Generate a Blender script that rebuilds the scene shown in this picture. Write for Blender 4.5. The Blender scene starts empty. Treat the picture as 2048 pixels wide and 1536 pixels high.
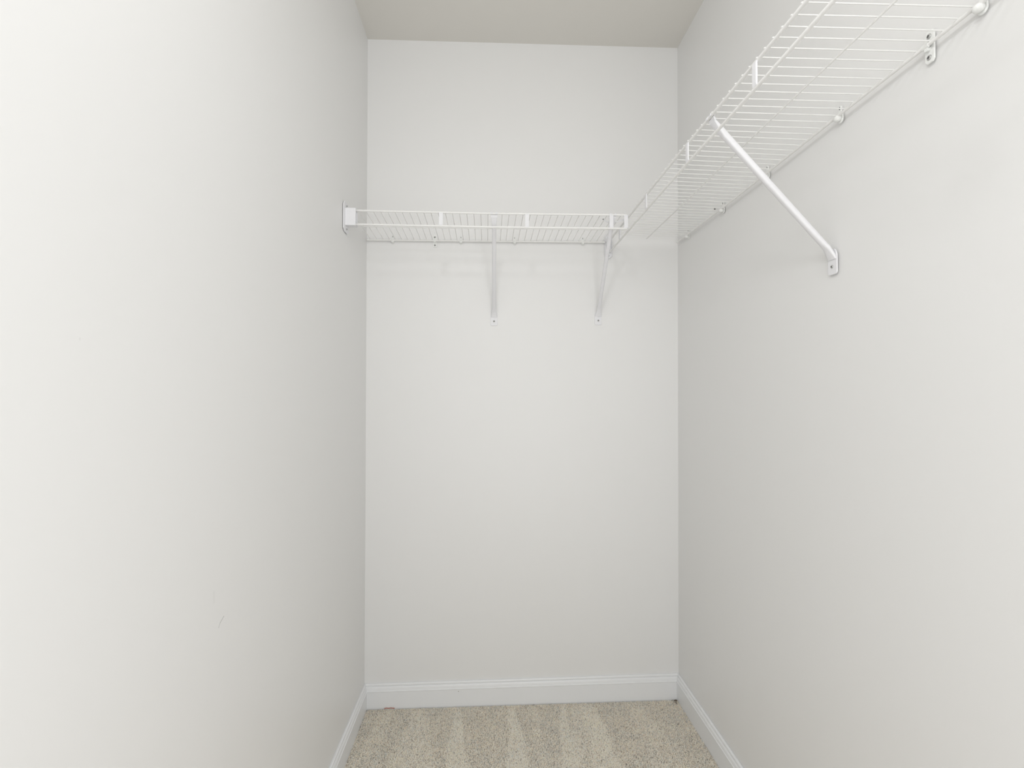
import bpy, bmesh, math, random
import numpy as np
from mathutils import Vector, Matrix

random.seed(7)
SC = bpy.context.scene
COL = SC.collection

# ------------------------------------------------------------------ camera
cam_d = bpy.data.cameras.new('camera')
cam_d.sensor_width = 36.0
cam_d.lens = 973.2 * 36.0 / 2048.0
cam_d.clip_start = 0.02
cam = bpy.data.objects.new('camera', cam_d)
COL.objects.link(cam)
YAW, PITCH, ROLL, HC = -0.05017, 0.01696, 0.0004, 1.27443
fw = Vector((-math.sin(YAW) * math.cos(PITCH), math.cos(YAW) * math.cos(PITCH), math.sin(PITCH)))
r0 = Vector((math.cos(YAW), math.sin(YAW), 0))
u0 = r0.cross(fw)
r1 = r0 * math.cos(ROLL) + u0 * math.sin(ROLL)
u1 = -r0 * math.sin(ROLL) + u0 * math.cos(ROLL)
M = Matrix((r1, u1, -fw)).transposed().to_4x4()
M.translation = Vector((0, 0, HC))
cam.matrix_world = M
SC.camera = cam

# ------------------------------------------------------------------ world, lights, exposure
SC.view_settings.view_transform = 'Standard'
SC.view_settings.look = 'None'
SC.view_settings.gamma = 1.0
SC.view_settings.use_curve_mapping = False
SC.view_settings.exposure = 0.15

world = bpy.data.worlds.new('world')
SC.world = world
world.use_nodes = True
world.node_tree.nodes['Background'].inputs[0].default_value = (1.0, 1.0, 1.0, 1)
world.node_tree.nodes['Background'].inputs[1].default_value = 0.02


def area(name, loc, target, sx, sy, power, col=(1, 1, 1)):
    d = bpy.data.lights.new(name, 'AREA')
    d.shape = 'RECTANGLE'
    d.size, d.size_y = sx, sy
    d.energy = power
    d.color = col
    o = bpy.data.objects.new(name, d)
    COL.objects.link(o)
    o.location = loc
    o.rotation_euler = (Vector(target) - Vector(loc)).to_track_quat('-Z', 'Y').to_euler()
    return o


def bulb(name, loc, radius, power, col=(1, 1, 1)):
    d = bpy.data.lights.new(name, 'POINT')
    d.shadow_soft_size = radius
    d.energy = power
    d.color = col
    o = bpy.data.objects.new(name, d)
    COL.objects.link(o)
    o.location = loc
    return o


# daylight of the bedroom coming through the closet doorway, and the closet's ceiling lamp,
# both behind the camera, plus an added fill for the left wall
area('doorway_daylight', (0.12, -0.62, 1.15), (0.12, 2.0, 1.15), 0.95, 1.9, 9.4, (0.99, 0.998, 1.0))
area('left_wall_fill', (0.42, -0.60, 1.20), (-0.49, 0.8, 1.20), 0.5, 1.9, 6.0, (0.99, 0.998, 1.0))  # added fill, no real window: brightens the left wall
bulb('ceiling_lamp_bulb', (-0.10, 0.20, 2.35), 0.08, 8.6, (0.99, 0.995, 1.0))

# ------------------------------------------------------------------ room numbers (metres)
XL, XR, YB, H = -0.4977, 0.805, 2.0204, 2.743
YF = -0.72                      # front wall with the doorway, behind the camera


# ------------------------------------------------------------------ node helpers
class NB:
    def __init__(self, name):
        self.m = bpy.data.materials.new(name)
        self.m.use_nodes = True
        self.t = self.m.node_tree
        self.b = self.t.nodes['Principled BSDF']

    def n(self, typ, **kw):
        x = self.t.nodes.new(typ)
        for k, v in kw.items():
            setattr(x, k, v)
        return x

    def l(self, a, b):
        self.t.links.new(a, b)

    def sset(self, sock, v):
        if isinstance(v, bpy.types.NodeSocket):
            self.l(v, sock)
        else:
            sock.default_value = v

    def math(self, op, a, b=0.0, c=0.0, clamp=False):
        x = self.n('ShaderNodeMath', operation=op, use_clamp=clamp)
        self.sset(x.inputs[0], a)
        self.sset(x.inputs[1], b)
        self.sset(x.inputs[2], c)
        return x.outputs[0]

    def vmath(self, op, a, b=None):
        x = self.n('ShaderNodeVectorMath', operation=op)
        self.sset(x.inputs[0], a)
        if b is not None:
            self.sset(x.inputs[1], b)
        return x

    def mix(self, f, a, b):
        x = self.n('ShaderNodeMix', data_type='RGBA')
        self.sset(x.inputs[0], f)
        self.sset(x.inputs[6], a)
        self.sset(x.inputs[7], b)
        return x.outputs[2]

    def noise(self, vec, scale, detail=2.0):
        x = self.n('ShaderNodeTexNoise')
        x.inputs['Scale'].default_value = scale
        x.inputs['Detail'].default_value = detail
        self.l(vec, x.inputs['Vector'])
        return x.outputs[0]

    def obj(self):
        return self.n('ShaderNodeTexCoord').outputs['Object']

    def segment(self, p, a, b, w):
        """1 on the segment a-b, 0 beyond the distance w"""
        a, b = Vector(a), Vector(b)
        ab = b - a
        pa = self.vmath('SUBTRACT', p, tuple(a)).outputs[0]
        d = self.vmath('DOT_PRODUCT', pa, tuple(ab / max(ab.length_squared, 1e-9))).outputs['Value']
        t = self.math('MINIMUM', self.math('MAXIMUM', d, 0.0), 1.0)
        s = self.n('ShaderNodeVectorMath', operation='SCALE')
        s.inputs[0].default_value = tuple(ab)
        self.l(t, s.inputs['Scale'])
        q = self.vmath('SUBTRACT', pa, s.outputs[0]).outputs[0]
        ln = self.vmath('LENGTH', q).outputs['Value']
        return self.math('SUBTRACT', 1.0, self.math('DIVIDE', ln, w), clamp=True)

    def bump(self, h, strength, dist):
        x = self.n('ShaderNodeBump')
        x.inputs['Strength'].default_value = strength
        x.inputs['Distance'].default_value = dist
        self.l(h, x.inputs['Height'])
        self.l(x.outputs[0], self.b.inputs['Normal'])


def wall_material(name, col, marks=(), rough=0.42):
    k = NB(name)
    o = k.obj()
    c = k.mix(k.noise(o, 1.7), tuple(x * 0.992 for x in col) + (1,), col + (1,))
    for a, b, w, f, mc in marks:
        s = k.math('MULTIPLY', k.segment(o, a, b, w), f, clamp=True)
        c = k.mix(s, c, mc + (1,))
    k.l(c, k.b.inputs['Base Color'])
    k.b.inputs['Roughness'].default_value = rough
    k.b.inputs['Specular IOR Level'].default_value = 0.5
    k.bump(k.noise(o, 260.0, 3.0), 0.06, 0.001)
    return k.m


WALL = (0.860, 0.858, 0.850)
m_left = wall_material('wall_paint_left', WALL, marks=[
    ((XL, 0.9545, 0.8505), (XL, 0.9415, 0.8440), 0.0011, 1.0, (0.33, 0.33, 0.32)),
    ((XL, 0.9415, 0.8440), (XL, 0.9365, 0.8372), 0.0010, 0.8, (0.30, 0.30, 0.29)),
    ((XL, 0.9197, 0.9100), (XL, 0.9205, 0.8905), 0.0032, 0.22, (0.55, 0.55, 0.54)),
    ((XL, 1.4364, 0.4800), (XL, 1.4364, 0.4755), 0.0022, 1.0, (0.93, 0.93, 0.92)),
    ((XL, 1.4270, 0.4410), (XL, 1.4270, 0.4340), 0.0022, 1.0, (0.93, 0.93, 0.92)),
    ((XL, 0.62, 1.3405), (XL, 0.62, 1.3385), 0.0014, 0.35, (0.5, 0.5, 0.5)),
])
m_back = wall_material('wall_paint_back', WALL)
m_right = wall_material('wall_paint_right', WALL, marks=[
    ((XR, 0.7290, 1.3720), (XR, 0.7361, 1.3600), 0.0010, 0.35, (0.6, 0.6, 0.6)),
    ((XR, 0.7361, 1.3600), (XR, 0.7480, 1.3540), 0.0010, 0.30, (0.6, 0.6, 0.6)),
])
m_ceil = wall_material('ceiling_paint', (0.79, 0.77, 0.725), rough=0.8)


def simple(name, col, rough, spec=0.5, metal=0.0, bumps=None):
    k = NB(name)
    o = k.obj()
    c = k.mix(k.noise(o, 14.0), tuple(x * 0.985 for x in col) + (1,), col + (1,))
    k.l(c, k.b.inputs['Base Color'])
    k.b.inputs['Roughness'].default_value = rough
    k.b.inputs['Specular IOR Level'].default_value = spec
    k.b.inputs['Metallic'].default_value = metal
    if bumps:
        k.bump(k.noise(o, bumps[0]), bumps[1], 0.0005)
    return k.m


m_trim = simple('trim_enamel', (0.89, 0.90, 0.91), 0.32, 0.5, bumps=(60.0, 0.05))
m_wire = simple('white_vinyl_coating', (0.91, 0.905, 0.89), 0.38, 0.5)
m_steel = simple('white_powder_coat', (0.86, 0.86, 0.88), 0.5, 0.5)
m_plastic = simple('white_plastic', (0.91, 0.92, 0.90), 0.4, 0.5)
m_screw = simple('zinc_screw', (0.50, 0.50, 0.49), 0.4, 0.5, 0.6)
m_slot = simple('screw_recess', (0.10, 0.10, 0.10), 0.6)
m_back_carpet = simple('carpet_backing', (0.62, 0.55, 0.46), 0.95, 0.1)
m_thread = simple('rust_red_thread', (0.55, 0.15, 0.07), 0.9, 0.1)
m_lint = simple('brown_lint', (0.16, 0.12, 0.085), 0.9, 0.1)

k = NB('carpet_yarn')
at = k.n('ShaderNodeAttribute', attribute_name='yarn')
k.l(at.outputs['Color'], k.b.inputs['Base Color'])
k.b.inputs['Roughness'].default_value = 0.95
k.b.inputs['Specular IOR Level'].default_value = 0.1
m_carpet = k.m


# ------------------------------------------------------------------ mesh helpers
class MB:
    def __init__(self):
        self.v, self.f, self.mi, self.mats, self.sm = [], [], [], [], []

    def _m(self, m):
        if m not in self.mats:
            self.mats.append(m)
        return self.mats.index(m)

    def add(self, vs, fs, m, smooth=False):
        b = len(self.v)
        self.v += [tuple(p) for p in vs]
        mi = self._m(m)
        for f in fs:
            self.f.append([b + i for i in f])
            self.mi.append(mi)
            self.sm.append(smooth)

    def box(self, lo, hi, m):
        x0, y0, z0 = lo
        x1, y1, z1 = hi
        vs = [(x0, y0, z0), (x1, y0, z0), (x1, y1, z0), (x0, y1, z0), (x0, y0, z1), (x1, y0, z1), (x1, y1, z1), (x0, y1, z1)]
        self.add(vs, BOXF, m)

    def rings(self, rings, m, smooth=True, cap=True):
        n = len(rings[0])
        vs = [p for r in rings for p in r]
        fs = []
        for i in range(len(rings) - 1):
            for j in range(n):
                a, b = i * n + j, i * n + (j + 1) % n
                fs.append((a, b, b + n, a + n))
        self.add(vs, fs, m, smooth)
        if cap:
            self.add(rings[0], [tuple(range(n))[::-1]], m)
            self.add(rings[-1], [tuple(range(n))], m)

    def tube(self, pts, r, m, n=10, cap=True):
        pts = [Vector(p) for p in pts]
        rs = r if isinstance(r, (list, tuple)) else [r] * len(pts)
        rings = []
        ref = None
        for i, p in enumerate(pts):
            if i == 0:
                t = pts[1] - p
            elif i == len(pts) - 1:
                t = p - pts[i - 1]
            else:
                t = (pts[i + 1] - p).normalized() + (p - pts[i - 1]).normalized()
            t.normalize()
            if ref is None:
                ref = Vector((0, 0, 1)) if abs(t.z) < 0.9 else Vector((1, 0, 0))
            a = t.cross(ref).normalized()
            b = a.cross(t).normalized()
            rings.append([p + (a * math.cos(q) + b * math.sin(q)) * rs[i] for q in
                          [2 * math.pi * j / n for j in range(n)]])
        self.rings(rings, m, True, cap)

    def prism(self, poly, ax, lo, hi, m, bev=0.0):
        """polygon in the two axes other than ax, extruded from lo to hi; a small bevel on the hi face"""
        def P(u, v, w):
            return {0: (w, u, v), 1: (u, w, v), 2: (u, v, w)}[ax]
        cx = sum(p[0] for p in poly) / len(poly)
        cy = sum(p[1] for p in poly) / len(poly)
        if bev:
            def sh(p):
                d = math.hypot(p[0] - cx, p[1] - cy)
                s = 1 - bev / d
                return (cx + (p[0] - cx) * s, cy + (p[1] - cy) * s)
            s_ = 1 if hi > lo else -1
            R = [[P(u, v, lo) for u, v in poly], [P(u, v, hi - s_ * abs(bev)) for u, v in poly],
                 [P(*sh(p), hi) for p in poly]]
        else:
            R = [[P(u, v, lo) for u, v in poly], [P(u, v, hi) for u, v in poly]]
        self.rings(R, m, False, True)

    def build(self, name, parent=None, **props):
        me = bpy.data.meshes.new(name)
        me.from_pydata(self.v, [], self.f)
        for m in self.mats:
            me.materials.append(m)
        me.polygons.foreach_set('material_index', self.mi)
        me.polygons.foreach_set('use_smooth', self.sm)
        bm = bmesh.new()
        bm.from_mesh(me)
        bmesh.ops.recalc_face_normals(bm, faces=bm.faces)
        bm.to_mesh(me)
        bm.free()
        me.update()
        o = bpy.data.objects.new(name, me)
        COL.objects.link(o)
        if parent:
            o.parent = parent
        for a, b in props.items():
            o[a] = b
        return o


BOXF = [(0, 3, 2, 1), (4, 5, 6, 7), (0, 1, 5, 4), (1, 2, 6, 5), (2, 3, 7, 6), (3, 0, 4, 7)]


def thing(name, label, cat, loc, rot=(0, 0, 0), group=None):
    o = bpy.data.objects.new(name, None)
    o.empty_display_size = 0.02
    COL.objects.link(o)
    o.location = loc
    o.rotation_euler = rot
    o['label'] = label
    o['category'] = cat
    if group:
        o['group'] = group
    return o


def copy_tree(o, parent=None):
    c = o.copy()
    COL.objects.link(c)
    c.parent = parent
    for ch in list(o.children):
        copy_tree(ch, c)
    return c


def rrect(cx, cy, w, h, r, n=4, taper=0):
    """rounded rectangle outline"""
    out = []
    for sx, sy, a0 in ((1, 1, 0), (-1, 1, 90), (-1, -1, 180), (1, -1, 270)):
        for i in range(n + 1):
            a = math.radians(a0 + 90 * i / n)
            out.append((cx + sx * (w / 2 - r) + r * math.cos(a), cy + sy * (h / 2 - r) + r * math.sin(a)))
    return out


# ------------------------------------------------------------------ the room
def slab(name, inner, outer, m):
    """a wall: four inner corners and the four matching outer corners"""
    b = MB()
    b.add(list(inner) + list(outer), BOXF, m)
    return b.build(name, kind='structure')


# inner corners, slightly out of true as in the photograph
TL, TR = (-0.4979, YB, 2.7375), (0.8103, YB, 2.7483)
BL, BR = (-0.4968, YB, -0.02), (0.8001, YB, -0.02)
TLn, TRn = (-0.4977, YF, 2.735), (0.800, YF, 2.735)
BLn, BRn = (-0.4985, YF, -0.02), (0.812, YF, -0.02)


def off(p, dx=0, dy=0, dz=0):
    return (p[0] + dx, p[1] + dy, p[2] + dz)


T = 0.11
slab('wall_left', [BLn, BL, TL, TLn], [off(p, -T) for p in (BLn, BL, TL, TLn)], m_left)
wall_right = slab('wall_right', [BRn, BR, TR, TRn], [off(p, T) for p in (BRn, BR, TR, TRn)], m_right)
slab('wall_back', [BL, BR, TR, TL],
     [off(BL, -T, T), off(BR, T, T), off(TR, T, T), off(TL, -T, T)], m_back)
slab('ceiling', [TLn, TRn, TR, TL],
     [off(TLn, -T, 0, T), off(TRn, T, 0, T), off(TR, T, T, T), off(TL, -T, T, T)], m_ceil)
b = MB()
b.box((-0.62, YF - 0.11, -0.12), (0.93, YB + 0.11, -0.012), m_back_carpet)
floor = b.build('floor', kind='structure')
# front wall with its door opening (behind the camera)
b = MB()
DX0, DX1, DZ = -0.36, 0.60, 2.10
b.box((-0.61, YF - 0.11, -0.012), (DX0, YF, 2.75), m_back)
b.box((DX1, YF - 0.11, -0.012), (0.93, YF, 2.75), m_back)
b.box((DX0, YF - 0.11, DZ), (DX1, YF, 2.75), m_back)
b.build('wall_front', kind='structure')

# a nail hole left in the right wall, just behind the wire shelf
b = MB()
b.tube([(0.8075, 1.681, 1.9261), (0.8040, 1.681, 1.9261)], 0.0021, m_slot, 8)
b.build('nail_hole', wall_right)

# baseboards: (depth from wall, height)
PROF = [(0.0, -0.012), (0.0125, -0.012), (0.0125, 0.0665), (0.0138, 0.0680), (0.0138, 0.0705), (0.0118, 0.0722),
        (0.0112, 0.0765), (0.0100, 0.0820), (0.0074, 0.0855), (0.0052, 0.0872), (0.0050, 0.0892), (0.0078, 0.0902),
        (0.0080, 0.0925), (0.0070, 0.0955), (0.0045, 0.0972), (0.0, 0.0972)]


def baseboard(name, stations):
    """stations: list of (origin xy, inward direction xy for the mitre, dz)"""
    b = MB()
    rings = []
    for (ox, oy), (nx, ny), dz in stations:
        rings.append([(ox + nx * d, oy + ny * d, z + (dz if z > 0 else 0)) for d, z in PROF])
    b.rings(rings, m_trim, False, True)
    return b.build(name, kind='structure')


e = 0.0004
baseboard('baseboard_left', [((BLn[0] + e, YF + 0.001), (1, 0), 0.001), ((BL[0] + e, YB - e), (1, -1), -0.003)])
bb = baseboard('baseboard_back', [((BL[0] + e, YB - e), (1, -1), -0.003), ((BR[0] - e, YB - e), (-1, -1), 0.003)])
baseboard('baseboard_right', [((BR[0] - e, YB - e), (-1, -1), 0.003), ((BRn[0] - e, YF + 0.001), (-1, 0), 0.001)])
b = MB()
b.tube([(-0.1164, YB - 0.0110, 0.0587), (-0.1164, YB - 0.0135, 0.0587)], 0.0013, m_lint, 8)
b.build('nail_head', bb)


# ------------------------------------------------------------------ carpet pile
def carpet():
    rng = np.random.default_rng(3)
    sp = 0.0031
    x0, x1, y0, y1 = -0.4835, 0.7885, 0.95, 2.0065
    nx, ny = int((x1 - x0) / sp), int((y1 - y0) / sp)
    X, Y = np.meshgrid(x0 + (np.arange(nx) + .5) * sp, y0 + (np.arange(ny) + .5) * sp)
    X = X.ravel() + rng.uniform(-.4, .4, X.size) * sp
    Y = Y.ravel() + rng.uniform(-.4, .4, Y.size) * sp
    # vacuum tracks: strips in which the pile was brushed the other way
    s = np.zeros(X.size)

    def strip(xf, wf, xn, wn, amp, yf=2.0, yn=1.68):
        t = np.clip((yf - Y) / (yf - yn), -0.3, 2.0)
        c = xf + (xn - xf) * t + 0.006 * np.sin(Y * 23 + xf * 40)
        w = np.clip(wf + (wn - wf) * t, 0.006, 1)
        d = np.abs(X - c) / (w / 2)
        return amp * np.clip((1.40 - d) / 0.55 + rng.normal(0, 0.15, d.size), 0, 1)
    s = np.maximum(s, strip(-0.120, 0.018, -0.104, 0.064, 1.0))
    s = np.maximum(s, strip(0.102, 0.022, 0.110, 0.068, 1.0))
    s = np.maximum(s, strip(0.303, 0.014, 0.294, 0.062, 1.0))
    s = np.maximum(s, strip(0.408, 0.050, 0.412, 0.082, 0.85))
    s = np.maximum(s, strip(-0.27, 0.05, -0.26, 0.14, 0.50))
    s = np.maximum(s, strip(-0.40, 0.04, -0.42, 0.08, 0.30))
    s = np.maximum(s, strip(0.345, 0.03, 0.345, 0.08, 0.35))
    s = np.maximum(s, strip(0.19, 0.02, 0.19, 0.05, 0.25))
    s = np.maximum(s, strip(0.60, 0.05, 0.62, 0.10, 0.25))
    s = s * np.clip((2.008 - Y) / 0.05, 0, 1)
    blot = 0.5 + 0.5 * np.sin(X * 31 + 2 * np.sin(Y * 17)) * np.sin(Y * 27 + 1.7 * np.sin(X * 21))
    N = X.size
    h = rng.uniform(0.0110, 0.0124, N)
    lean_y = 0.0030 * (2.0 * s - 1.0) + rng.normal(0, 0.0014, N)
    lean_x = rng.normal(0, 0.0016, N)
    # keep tips inside the carpet's outline
    TX = np.clip(X + lean_x, x0, x1)
    TY = np.clip(Y + lean_y, y0, y1)
    rb, rt = 0.0021, 0.0021
    base = np.array([[math.cos(a), math.sin(a)] for a in (0.3, 0.3 + 2.094, 0.3 + 4.189)])
    ang = rng.uniform(0, 6.28, N)
    ca, sa = np.cos(ang)[:, None], np.sin(ang)[:, None]
    bx = base[None, :, 0] * ca - base[None, :, 1] * sa
    by = base[None, :, 0] * sa + base[None, :, 1] * ca
    z0 = -0.0118
    V = np.empty((N, 7, 3))
    V[:, 0:3, 0] = X[:, None] + bx * rb
    V[:, 0:3, 1] = Y[:, None] + by * rb
    V[:, 0:3, 2] = z0
    V[:, 3:6, 0] = (X + (TX - X) * .7)[:, None] + bx * rt
    V[:, 3:6, 1] = (Y + (TY - Y) * .7)[:, None] + by * rt
    V[:, 3:6, 2] = (z0 + h * 0.9)[:, None]
    V[:, 6, 0], V[:, 6, 1], V[:, 6, 2] = TX, TY, z0 + h
    F = np.array([[0, 1, 4], [0, 4, 3], [1, 2, 5], [1, 5, 4], [2, 0, 3], [2, 3, 5], [3, 4, 6], [4, 5, 6], [5, 3, 6]])
    faces = (np.arange(N)[:, None, None] * 7 + F[None]).reshape(-1, 3)
    me = bpy.data.meshes.new('carpet_pile')
    me.vertices.add(N * 7)
    me.vertices.foreach_set('co', V.reshape(-1))
    nf = len(faces)
    me.loops.add(nf * 3)
    me.loops.foreach_set('vertex_index', faces.reshape(-1).astype(np.int32))
    me.polygons.add(nf)
    me.polygons.foreach_set('loop_start', (np.arange(nf) * 3).astype(np.int32))
    me.update(calc_edges=True)
    me.validate()
    # yarn colours: beige mix with pale and dark flecks
    v = rng.normal(1.0, 0.13, N)
    fl = rng.uniform(0, 1, N)
    v = np.where(fl > 0.95, v * 1.28, v)
    v = np.where(fl < 0.06, v * 0.62, v)
    blot2 = 0.5 + 0.5 * np.sin(X * 83 + 3 * np.sin(Y * 41)) * np.sin(Y * 71 + 2.3 * np.sin(X * 57))
    v = v * (1.03 + 0.17 * (s - 0.3)) * (0.94 + 0.06 * blot + 0.05 * blot2)  # tracks painted paler, imitating how the leaning pile catches light
    v = np.minimum(v * 1.02, 1.15)
    warm = rng.normal(0, 0.03, N) + 0.02 * (blot - .5)
    c = np.ones((N, 7, 4), dtype=np.float32)
    c[:, :, 0] = np.clip(CARPET[0] * v * (1 + warm), 0, 0.97)[:, None]
    c[:, :, 1] = np.clip(CARPET[1] * v, 0, 1)[:, None]
    c[:, :, 2] = np.clip(CARPET[2] * v * (1 - warm), 0, 1)[:, None]
    ca_ = me.color_attributes.new('yarn', 'FLOAT_COLOR', 'POINT')
    ca_.data.foreach_set('color', c.reshape(-1))
    me.materials.append(m_carpet)
    o = bpy.data.objects.new('carpet_pile', me)
    COL.objects.link(o)
    o['kind'] = 'stuff'
    o['label'] = 'speckled beige cut-pile carpet with pale vacuum tracks'
    o['category'] = 'carpet'


CARPET = (0.865, 0.803, 0.700)
carpet()


# ------------------------------------------------------------------ wire shelves
def interp(tab, t):
    for (a, va), (c, vc) in zip(tab, tab[1:]):
        if t <= c or (c, vc) == tab[-1]:
            return va + (vc - va) * (t - a) / (c - a)


R_ROD, R_BACK, R_MID, R_W = 0.0036, 0.0035, 0.0019, 0.00120
wire_meshes = {}


def wire_mesh(L):
    """a straight cross wire along +X with a slightly downturned tip at x = 0"""
    key = round(L, 3)
    if key not in wire_meshes:
        b = MB()
        b.tube([(0, 0, -0.0016), (0.0025, 0, -0.0002), (0.006, 0, 0), (L, 0, 0)], R_W, m_wire, 6)
        o = b.build('cross_wire')
        wire_meshes[key] = o.data
        bpy.data.objects.remove(o)
    return wire_meshes[key]


def wire_shelf(label, s0, s1, zf, zb, df, lip, uprights, wires, org, rotz, mid=0.5, back0=None, back1=None,
               mid1=None, endcap=()):
    """Local frame: u (x) runs from the front edge to the wall, s (y) along the shelf.
    zf, zb: tables of height against s for the front and the wall rod."""
    t = thing('wire_shelf', label, 'shelf', org, (0, 0, rotz), 'white wire closet shelves')
    F = lambda s: interp(zf, s)
    B = lambda s: interp(zb, s)
    n = 12
    ss = [s0 + (s1 - s0) * i / n for i in range(n + 1)]
    b = MB()
    b.tube([(0, s, F(s)) for s in ss], R_ROD, m_wire, 12)
    b.build('front_rod', t)
    b = MB()
    b.tube([(0, s, F(s) - lip) for s in ss], R_ROD, m_wire, 12)
    b.build('lip_rod', t)
    b0, b1 = (back0 if back0 is not None else s0), (back1 if back1 is not None else s1)
    b = MB()
    b.tube([(df, b0 + (b1 - b0) * i / n, B(b0 + (b1 - b0) * i / n)) for i in range(n + 1)], R_BACK, m_wire, 10)
    b.build('wall_rod', t)
    m1 = mid1 if mid1 is not None else s1
    b = MB()
    pts = []
    for i in range(n + 1):
        s = s0 + (m1 - s0) * i / n
        pts.append((df * mid, s, F(s) * (1 - mid) + B(s) * mid - 0.0006))
    b.tube(pts, R_MID, m_wire, 8)
    b.build('middle_rod', t)
    for s in uprights:
        w = 0.0072
        z1, z0 = F(s) - 0.001, F(s) - lip + 0.001
        b = MB()
        R = []
        for z, dx in ((z1, -0.0030), (z1 - 0.004, -0.0042), (z0 + 0.004, -0.0042), (z0, -0.0030)):
            R.append([(dx, s - w, z), (dx - 0.0008, s - w * .86, z), (dx - 0.0008, s + w * .86, z), (dx, s + w, z),
                      (dx + 0.0022, s + w, z), (dx + 0.0022, s - w, z)])
        b.rings(R, m_steel, False)
        b.build('lip_upright', t)
    for s in wires:
        L = df + 0.0032 + 0.002
        if not (b0 - 0.001 <= s <= b1 + 0.001):
            L = (df + 0.0032) * 0.985
        me = wire_mesh(L)
        o = bpy.data.objects.new('cross_wire', me)
        COL.objects.link(o)
        o.parent = t
        za, zc = F(s) + R_ROD + 0.0004, B(s) + R_BACK + 0.0004
        o.location = (-0.0046, s + random.uniform(-.0004, .0004), za)
        o.rotation_euler = (0, -math.atan2(zc - za, df), random.uniform(-.003, .003))
    for s in endcap:
        b = MB()
        b.tube([(df, s - 0.006, B(s)), (df, s - 0.0045, B(s)), (df, s + 0.0045, B(s)), (df, s + 0.006, B(s))],
               [0.0032, 0.0042, 0.0042, 0.0032], m_plastic, 12)
        b.build('end_cap', t)
    return t


# right wall: local x = world x, local y = world y
XF = 0.508
ZFR = [(-0.8, 1.899), (0.74, 1.899), (1.081, 1.9033), (1.25, 1.9085), (1.73, 1.9080), (2.1, 1.9075)]
ZBR = [(-0.8, 1.904), (0.77, 1.904), (1.02, 1.9040), (1.38, 1.9010), (1.61, 1.9010), (1.96, 1.9052), (2.1, 1.906)]
yw = [0.7495 + 0.0262 * i for i in range(-42, 46)]
yw = [y for y in yw if -0.34 < y < 1.972]
wire_shelf('long white wire shelf running toward the camera along the right wall', -0.35, 1.981, ZFR, ZBR,
           0.796 - XF, 0.0488, [0.887 - 0.3095 * 3, 0.887 - 0.3095 * 2, 0.887 - 0.3095, 0.8875, 1.1995, 1.5210, 1.832],
           yw, (XF, 0, 0), 0, back1=1.996, mid1=1.958, endcap=(1.993,))

# back wall: local x -> world +y, local y -> world -x  (rotate +90 deg): world = (-y, x)
YFL = YB - 0.305
ZFL = [(-0.55, 1.9112), (-0.47, 1.9110), (-0.0167, 1.9078), (0.46, 1.9092)]
ZBL = [(-0.55, 1.9046), (-0.47, 1.9042), (0.05, 1.9003), (0.50, 1.8983)]
xw = [-0.4799 + 0.0253 * i for i in range(0, 39)]
xw = [x for x in xw if x < 0.497]
wire_shelf('short white wire shelf across the back wall with a double front rail', -0.4985, 0.470, ZFL, ZBL,
           0.2952, 0.0485, [0.1646, -0.1393, -0.4424, -0.4955],
           [-x for x in xw], (0, YFL, 0), math.pi / 2, back0=-0.490, back1=0.4915, endcap=(-0.487, 0.4885))


# ------------------------------------------------------------------ screws
def screw(parent, loc, axis, r=0.0042, name='screw'):
    """pan head screw, axis = the way it faces"""
    ax = Vector(axis).normalized()
    p = Vector(loc)
    b = MB()
    b.tube([p, p + ax * 0.0008, p + ax * 0.0018, p + ax * 0.0024], [r, r, r * 0.8, r * 0.35], m_screw, 12)
    q = p + ax * 0.0022
    up = Vector((0, 0, 1)) if abs(ax.z) < .9 else Vector((1, 0, 0))
    sd = ax.cross(up).normalized()
    for d in (up, sd):
        c = []
        o2 = ax.cross(d).normalized()
        for s1 in (-1, 1):
            for s2 in (-1, 1):
                for s3 in (-1, 1):
                    c.append(q + d * (s1 * r * .55) + o2 * (s2 * r * .14) + ax * (s3 * 0.0005))
        b.add(c, [(0, 1, 3, 2), (4, 6, 7, 5), (0, 4, 5, 1), (2, 3, 7, 6), (0, 2, 6, 4), (1, 5, 7, 3)], m_slot)
    return b.build(name, parent)


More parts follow.
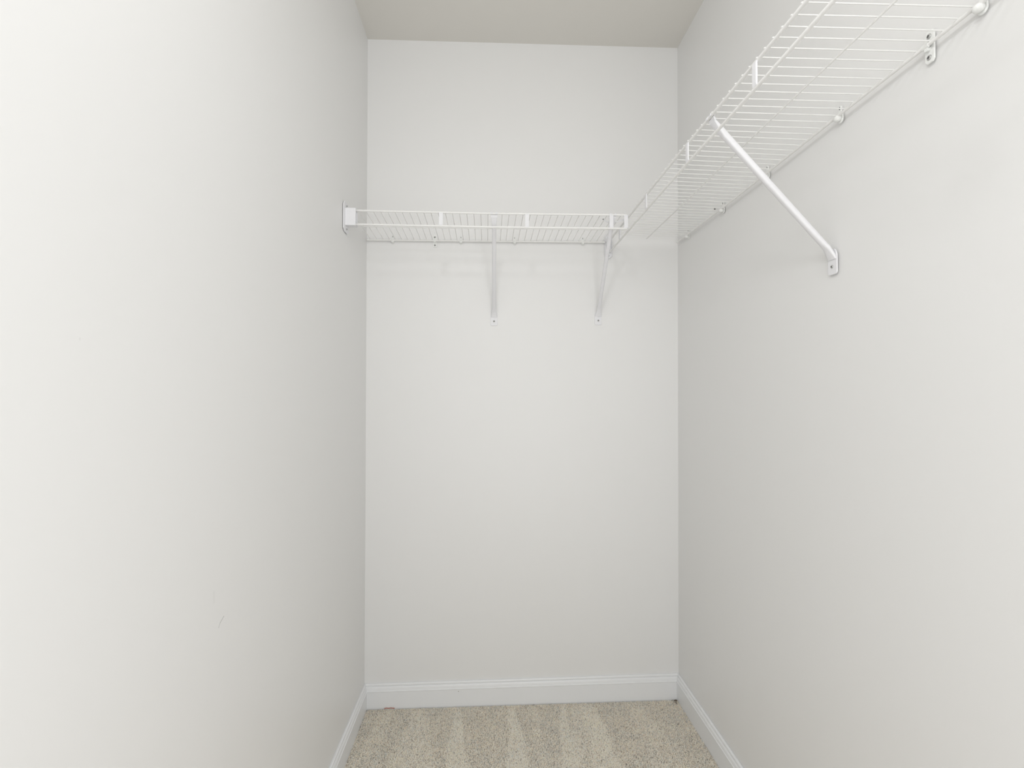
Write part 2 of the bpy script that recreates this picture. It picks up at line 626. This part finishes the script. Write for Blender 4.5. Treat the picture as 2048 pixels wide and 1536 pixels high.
# ------------------------------------------------------------------ braces
def brace(label, org, rotz, top, foot):
    """local x points to the wall; the wall plane is x = 0, s = y along the wall.
    top = (x, y, z) centre of the shelf rod where it hooks on; foot = (y, z) of the plate's lower screw"""
    t = thing('shelf_brace', label, 'brace', org, (0, 0, rotz), 'diagonal shelf braces')
    fy, fz = foot
    # tube as a loft of rounded rectangles from the hook to the crushed plate
    P0 = Vector((top[0] + 0.006, top[1], top[2] - 0.010))
    P3 = Vector((-0.0085, fy, fz + 0.036))
    d = (P3 - P0)
    L = d.length
    d.normalize()
    side = Vector((0, 1, 0))
    side = (side - d * side.dot(d)).normalized()
    nrm = d.cross(side).normalized()
    rings = []

    def ring(c, sd, nm, w, h, r):
        return [c + sd * u + nm * v for u, v in rrect(0, 0, w, h, min(r, w / 2.01, h / 2.01), 3)]
    st = [(0.0, 0.0215, 0.0040, 0.001), (0.012, 0.0205, 0.0075, 0.0024), (0.028, 0.0175, 0.0120, 0.0035),
          (0.042, 0.0150, 0.0140, 0.0042), (0.5 * L, 0.0150, 0.0140, 0.0050), (L - 0.060, 0.0150, 0.0140, 0.0055),
          (L - 0.028, 0.0160, 0.0130, 0.0060), (L - 0.010, 0.0200, 0.0105, 0.0050)]
    for s, w, h, r in st:
        rings.append(ring(P0 + d * s, side, nrm, w, h, r))
    dn = Vector((0, 0, -1))
    sd2 = Vector((0, 1, 0))
    nm2 = dn.cross(sd2).normalized()
    for c, w, h in ((Vector((-0.0060, fy, fz + 0.026)), 0.0245, 0.0075), (Vector((-0.0030, fy, fz + 0.0165)), 0.0265, 0.0035)):
        dd = (d * 0.4 + dn * 0.6).normalized()
        sd = (side + sd2).normalized()
        rings.append(ring(c, sd, dd.cross(sd).normalized(), w, h, 0.0035))
    b = MB()
    b.rings(rings, m_steel, True)
    o = b.build('strut', t)
    for p in o.data.polygons:
        p.use_smooth = True
    # flat foot plate with rounded lower corners
    w = 0.0295
    b = MB()
    poly = [(fy + w / 2, fz + 0.026), (fy + w / 2 - 0.004, fz + 0.036), (fy + w / 2 - 0.009, fz + 0.0405),
            (fy - w / 2 + 0.009, fz + 0.0405), (fy - w / 2 + 0.004, fz + 0.036), (fy - w / 2, fz + 0.026)]
    for a0, cx in ((180, fy - w / 2 + 0.006), (270, fy + w / 2 - 0.006)):
        for i in range(5):
            a = math.radians(a0 + 90 * i / 4)
            poly.append((cx + 0.006 * math.cos(a), fz - 0.0125 + 0.006 * math.sin(a)))
    b.prism(poly, 0, -0.0003, -0.0030, m_steel, bev=0.0006)
    b.build('foot_plate', t)
    screw(t, (-0.0030, fy, fz), (-1, 0, 0), 0.0040)
    # hook: a saddle bent over the front rod with two fingers between the cross wires
    b = MB()
    tx, ty, tz = top
    for s0, s1 in ((-0.0125, -0.0045), (0.0045, 0.0125)):
        ra, th = R_ROD + 0.0004, 0.0016
        prof = []
        for i in range(9):
            a = math.radians(-35 + 250 * i / 8)
            prof.append((tx + ra * math.cos(a), tz + ra * math.sin(a), tx + (ra + th) * math.cos(a), tz + (ra + th) * math.sin(a)))
        for i in range(8):
            p, q = prof[i], prof[i + 1]
            vs = []
            for y in (ty + s0, ty + s1):
                vs += [(p[0], y, p[1]), (p[2], y, p[3]), (q[2], y, q[3]), (q[0], y, q[1])]
            b.add(vs, [(0, 1, 2, 3), (7, 6, 5, 4), (0, 4, 5, 1), (1, 5, 6, 2), (2, 6, 7, 3), (3, 7, 4, 0)], m_steel)
    # web joining the saddle to the strut
    vs = []
    for y in (ty - 0.0115, ty + 0.0115):
        vs += [(tx + 0.0016, y, tz - 0.0038), (tx + 0.0034, y, tz - 0.0022), (tx + 0.0095, y, tz - 0.0085), (tx + 0.0055, y, tz - 0.0125)]
    b.add(vs, [(0, 1, 2, 3), (7, 6, 5, 4), (0, 4, 5, 1), (1, 5, 6, 2), (2, 6, 7, 3), (3, 7, 4, 0)], m_steel)
    b.build('hook', t)
    return t


def wallx(y, z):
    """x of the right wall's face (it is slightly out of true)"""
    u = (y - YF) / (YB - YF)
    v = (z + 0.02) / (H + 0.01)
    lo = BRn[0] + (BR[0] - BRn[0]) * u
    hi = TRn[0] + (TR[0] - TRn[0]) * u
    return lo + (hi - lo) * v


wx = wallx(1.09, 1.57)
brace('white diagonal brace on the right wall, large and nearest the camera', (wx, 0, 0), 0,
      (XF - wx, 1.079, interp(ZFR, 1.079)), (1.0915, 1.5675))
brace('white brace below the middle of the back wall shelf', (0, YB, 0), math.pi / 2,
      (YFL - YB, -0.0225, interp(ZFL, -0.0225)), (-0.0265, 1.5690))
brace('white brace slanting under the right end of the back wall shelf', (0, YB, 0), math.pi / 2,
      (YFL - YB, -0.4480, interp(ZFL, -0.4480)), (-0.4640, 1.5755))


# ------------------------------------------------------------------ wall clips
def clip_single(label, loc, rotz, s=1.0, group='small white plastic shelf wall clips'):
    """origin on the wall at rod height; local x points INTO the wall"""
    t = thing('wall_clip', label, 'clip', loc, (0, 0, rotz), group)
    b = MB()
    poly = [(0.0075 * s, 0.006 * s), (0.0042 * s, 0.012 * s), (0.0040 * s, 0.0225 * s), (0.002 * s, 0.0245 * s), (-0.002 * s, 0.0245 * s),
            (-0.0040 * s, 0.0225 * s), (-0.0042 * s, 0.012 * s), (-0.0075 * s, 0.006 * s)]
    poly += [(0.0085 * s * math.cos(a), -0.005 * s + 0.0095 * s * math.sin(a)) for a in [math.radians(180 + 22.5 * i) for i in range(9)]]
    b.prism(poly, 0, -0.0003, -0.0032, m_plastic, bev=0.0007)
    b.build('back_plate', t)
    # the cup that holds the rod from below, rounded like a bead
    b = MB()
    rings = []
    for i in range(9):
        a = math.pi * i / 8
        zz = 0.0015 - 0.0125 * s * (1 - math.cos(a)) / 2
        rr = max(0.0085 * s * math.sin(a) ** 0.6, 0.0004) if 0 < i < 8 else 0.002 * s
        if i == 0:
            rr = 0.0050 * s
        rings.append([(-0.0088 + rr * 0.95 * math.cos(q), rr * math.sin(q), zz) for q in [2 * math.pi * j / 14 for j in range(14)]])
    b.rings(rings, m_plastic, True)
    b.build('cup', t)
    b = MB()
    b.tube([(-0.0032, 0, 0.0175 * s), (-0.0042, 0, 0.0175 * s)], 0.0016 * s, m_slot, 8)
    b.box((-0.0040, -0.0006, 0.0175 * s), (-0.0031, 0.0006, 0.0225 * s), m_slot)
    b.build('nail_slot', t)
    return t


def clip_screwed(label, loc, rotz, s=1.0):
    t = thing('screwed_wall_clip', label, 'clip', loc, (0, 0, rotz), 'screw fixed shelf wall clips')
    b = MB()
    w = 0.0090 * s
    poly = [(w, -0.0260 * s), (w, 0.0225 * s), (w * .55, 0.0290 * s), (-w * .55, 0.0290 * s), (-w, 0.0225 * s), (-w, -0.0260 * s),
            (-w * .6, -0.0300 * s), (w * .6, -0.0300 * s)]
    b.prism(poly, 0, -0.0003, -0.0034, m_plastic, bev=0.0007)
    b.build('back_plate', t)
    b = MB()
    # saddle around the rod
    prof = []
    for i in range(11):
        a = math.radians(-90 + 250 * i / 10)
        prof.append((-0.0088 - 0.0052 * s * math.cos(a) * 1.0, 0.0052 * s * math.sin(a)))
    for i in range(10):
        (x0, z0), (x1, z1) = prof[i], prof[i + 1]
        c = (-0.0088, 0)
        k1 = 0.68
        vs = []
        for y in (-0.0065 * s, 0.0065 * s):
            vs += [(x0, y, z0), (x1, y, z1), (c[0] + (x1 - c[0]) * k1, y, z1 * k1), (c[0] + (x0 - c[0]) * k1, y, z0 * k1)]
        b.add(vs, [(0, 1, 2, 3), (7, 6, 5, 4), (0, 4, 5, 1), (1, 5, 6, 2), (2, 6, 7, 3), (3, 7, 4, 0)], m_plastic)
    b.tube([(-0.0030, 0, -0.0050 * s), (-0.0105, 0, -0.0068 * s)], 0.0035 * s, m_plastic, 10)
    b.build('rod_saddle', t)
    screw(t, (-0.0034, 0, 0.0185 * s), (-1, 0, 0), 0.0046 * s)
    screw(t, (-0.0034, 0, -0.0205 * s), (-1, 0, 0), 0.0046 * s)
    return t


BW = YB
back_names = [(-0.3906, 'small white clip on the back wall, nearest the left corner'),
              (-0.1110, 'small white clip on the back wall, just right of the screwed clip'),
              (0.1117, 'small white clip on the back wall, just right of the middle brace'),
              (0.3984, 'small white clip on the back wall, nearest the right end of its shelf')]
proto = None
for x, lab in back_names:
    z = interp(ZBL, -x)
    if proto is None:
        proto = clip_single(lab, (x, BW, z), math.pi / 2, 0.88)
    else:
        c = copy_tree(proto)
        c.location = (x, BW, z)
        c['label'] = lab
clip_screwed('white clip held by two screws on the back wall under the short shelf', (-0.2184, BW, interp(ZBL, 0.2184)), math.pi / 2, 0.86)

right_names = [(1.905, 'small white clip on the right wall, farthest, in the back corner'),
               (1.616, 'small white clip on the right wall, second from the back corner'),
               (1.352, 'small white clip on the right wall, partly behind the large brace'),
               (1.062, 'white clip on the right wall, midway between large brace and screwed clip'),
               (0.742, 'round white clip on the right wall, nearest the camera, at the top edge')]
proto = None
for y, lab in right_names:
    z = interp(ZBR, y)
    x = wallx(y, z)
    if proto is None:
        proto = clip_single(lab, (x, y, z), 0, 1.0)
    else:
        c = copy_tree(proto)
        c.location = (x, y, z)
        c['label'] = lab
z = interp(ZBR, 0.836)
clip_screwed('white clip held by two grey screws on the right wall near the camera', (wallx(0.836, z), 0.836, z), 0, 1.0)


# ------------------------------------------------------------------ end brackets
def end_bracket(label, org, rotz, half, zc, depth, front):
    """local x points into the wall, wall plane x = 0; s = y along the wall, centred on the shelf's front rods"""
    t = thing('end_bracket', label, 'bracket', org, (0, 0, rotz), 'shelf end brackets')
    b = MB()
    h = half
    poly = [(-h, zc - 0.047), (-h + 0.012, zc - 0.0560), (h - 0.012, zc - 0.0560), (h, zc - 0.047), (h, zc + 0.037),
            (h - 0.010, zc + 0.048), (-h + 0.010, zc + 0.048), (-h, zc + 0.037)]
    b.prism(poly, 0, -0.0022, -0.0052, m_steel, bev=0.0008)
    b.build('wall_plate', t)
    # pocket: U-shaped sleeve, open at the top and towards the shelf
    b = MB()
    z0, z1, wv = zc - 0.0335, zc + 0.0265, 0.0016
    f0, f1 = front
    b.box((-depth, f0, z0), (-0.0048, f0 + wv, z1), m_steel)
    b.box((-depth, f1 - wv, z0), (-0.0048, f1, z1), m_steel)
    b.box((-depth, f0 + wv, z0), (-0.0048, f1 - wv, z0 + wv), m_steel)
    b.build('pocket', t)
    screw(t, (-0.0052, 0.0, zc + 0.0375), (-1, 0, 0), 0.0036)
    screw(t, (-0.0052, 0.0, zc - 0.0440), (-1, 0, 0), 0.0036)
    return t


# left wall: local x -> world -x (rotate 180): world = (-x, -y)
end_bracket('white bracket on the left wall carrying the shelf rails\' left end', (XL, YFL, 0), math.pi, 0.0305, 1.8865, 0.0405,
            (-0.0100, 0.0150))
# back wall: local x -> world y, local y -> world -x
end_bracket('white bracket on the back wall where the long side shelf ends', (0.5075, YB, 0), math.pi / 2, 0.0165, 1.8935, 0.0200,
            (-0.0125, 0.0125))

# joining clip between the two shelves
t = thing('joining_clip', 'small curved clip joining the two shelves, behind the short shelf\'s right end', 'clip', (0, 0, 0))
b = MB()
pts = [(0.420, 1.741, 1.9035), (0.432, 1.744, 1.8975), (0.446, 1.746, 1.8945), (0.462, 1.746, 1.8950), (0.476, 1.743, 1.8985),
       (0.490, 1.740, 1.9020), (0.503, 1.738, 1.9022)]
w = 0.0022
R = []
for p in pts:
    x, y, z = p
    R.append([(x, y - 0.0008, z - w), (x, y + 0.0008, z - w), (x, y + 0.0008, z + w), (x, y - 0.0008, z + w)])
b.rings(R, m_steel, False)
b.build('strap', t)
b = MB()
b.tube([(0.4195, 1.739, 1.9035), (0.4195, 1.743, 1.9035)], 0.0018, m_slot, 8)
b.build('rivet', t)

# ------------------------------------------------------------------ bits on the carpet
b = MB()
b.tube([(-0.4140, 2.0030, 0.0016), (-0.4040, 2.0040, 0.0028), (-0.3960, 2.0030, 0.0020), (-0.3880, 2.0040, 0.0028), (-0.3720, 2.0030, 0.0016)],
       0.0010, m_thread, 6)
b.build('thread', label='thin rust-red thread on the carpet against the back baseboard, near the left corner', category='thread')
b = MB()
for i in range(9):
    x, y = random.uniform(0.764, 0.786), random.uniform(1.976, 2.002)
    a = random.uniform(0, 3.14)
    d = (math.cos(a) * 0.006, math.sin(a) * 0.006)
    b.tube([(x - d[0], y - d[1], 0.0010), (x, y, random.uniform(.0015, .004)), (x + d[0], y + d[1], 0.0008)], 0.0007, m_lint, 5)
b.build('lint', label='dark brown wisp of lint on the carpet in the far right corner', category='lint')
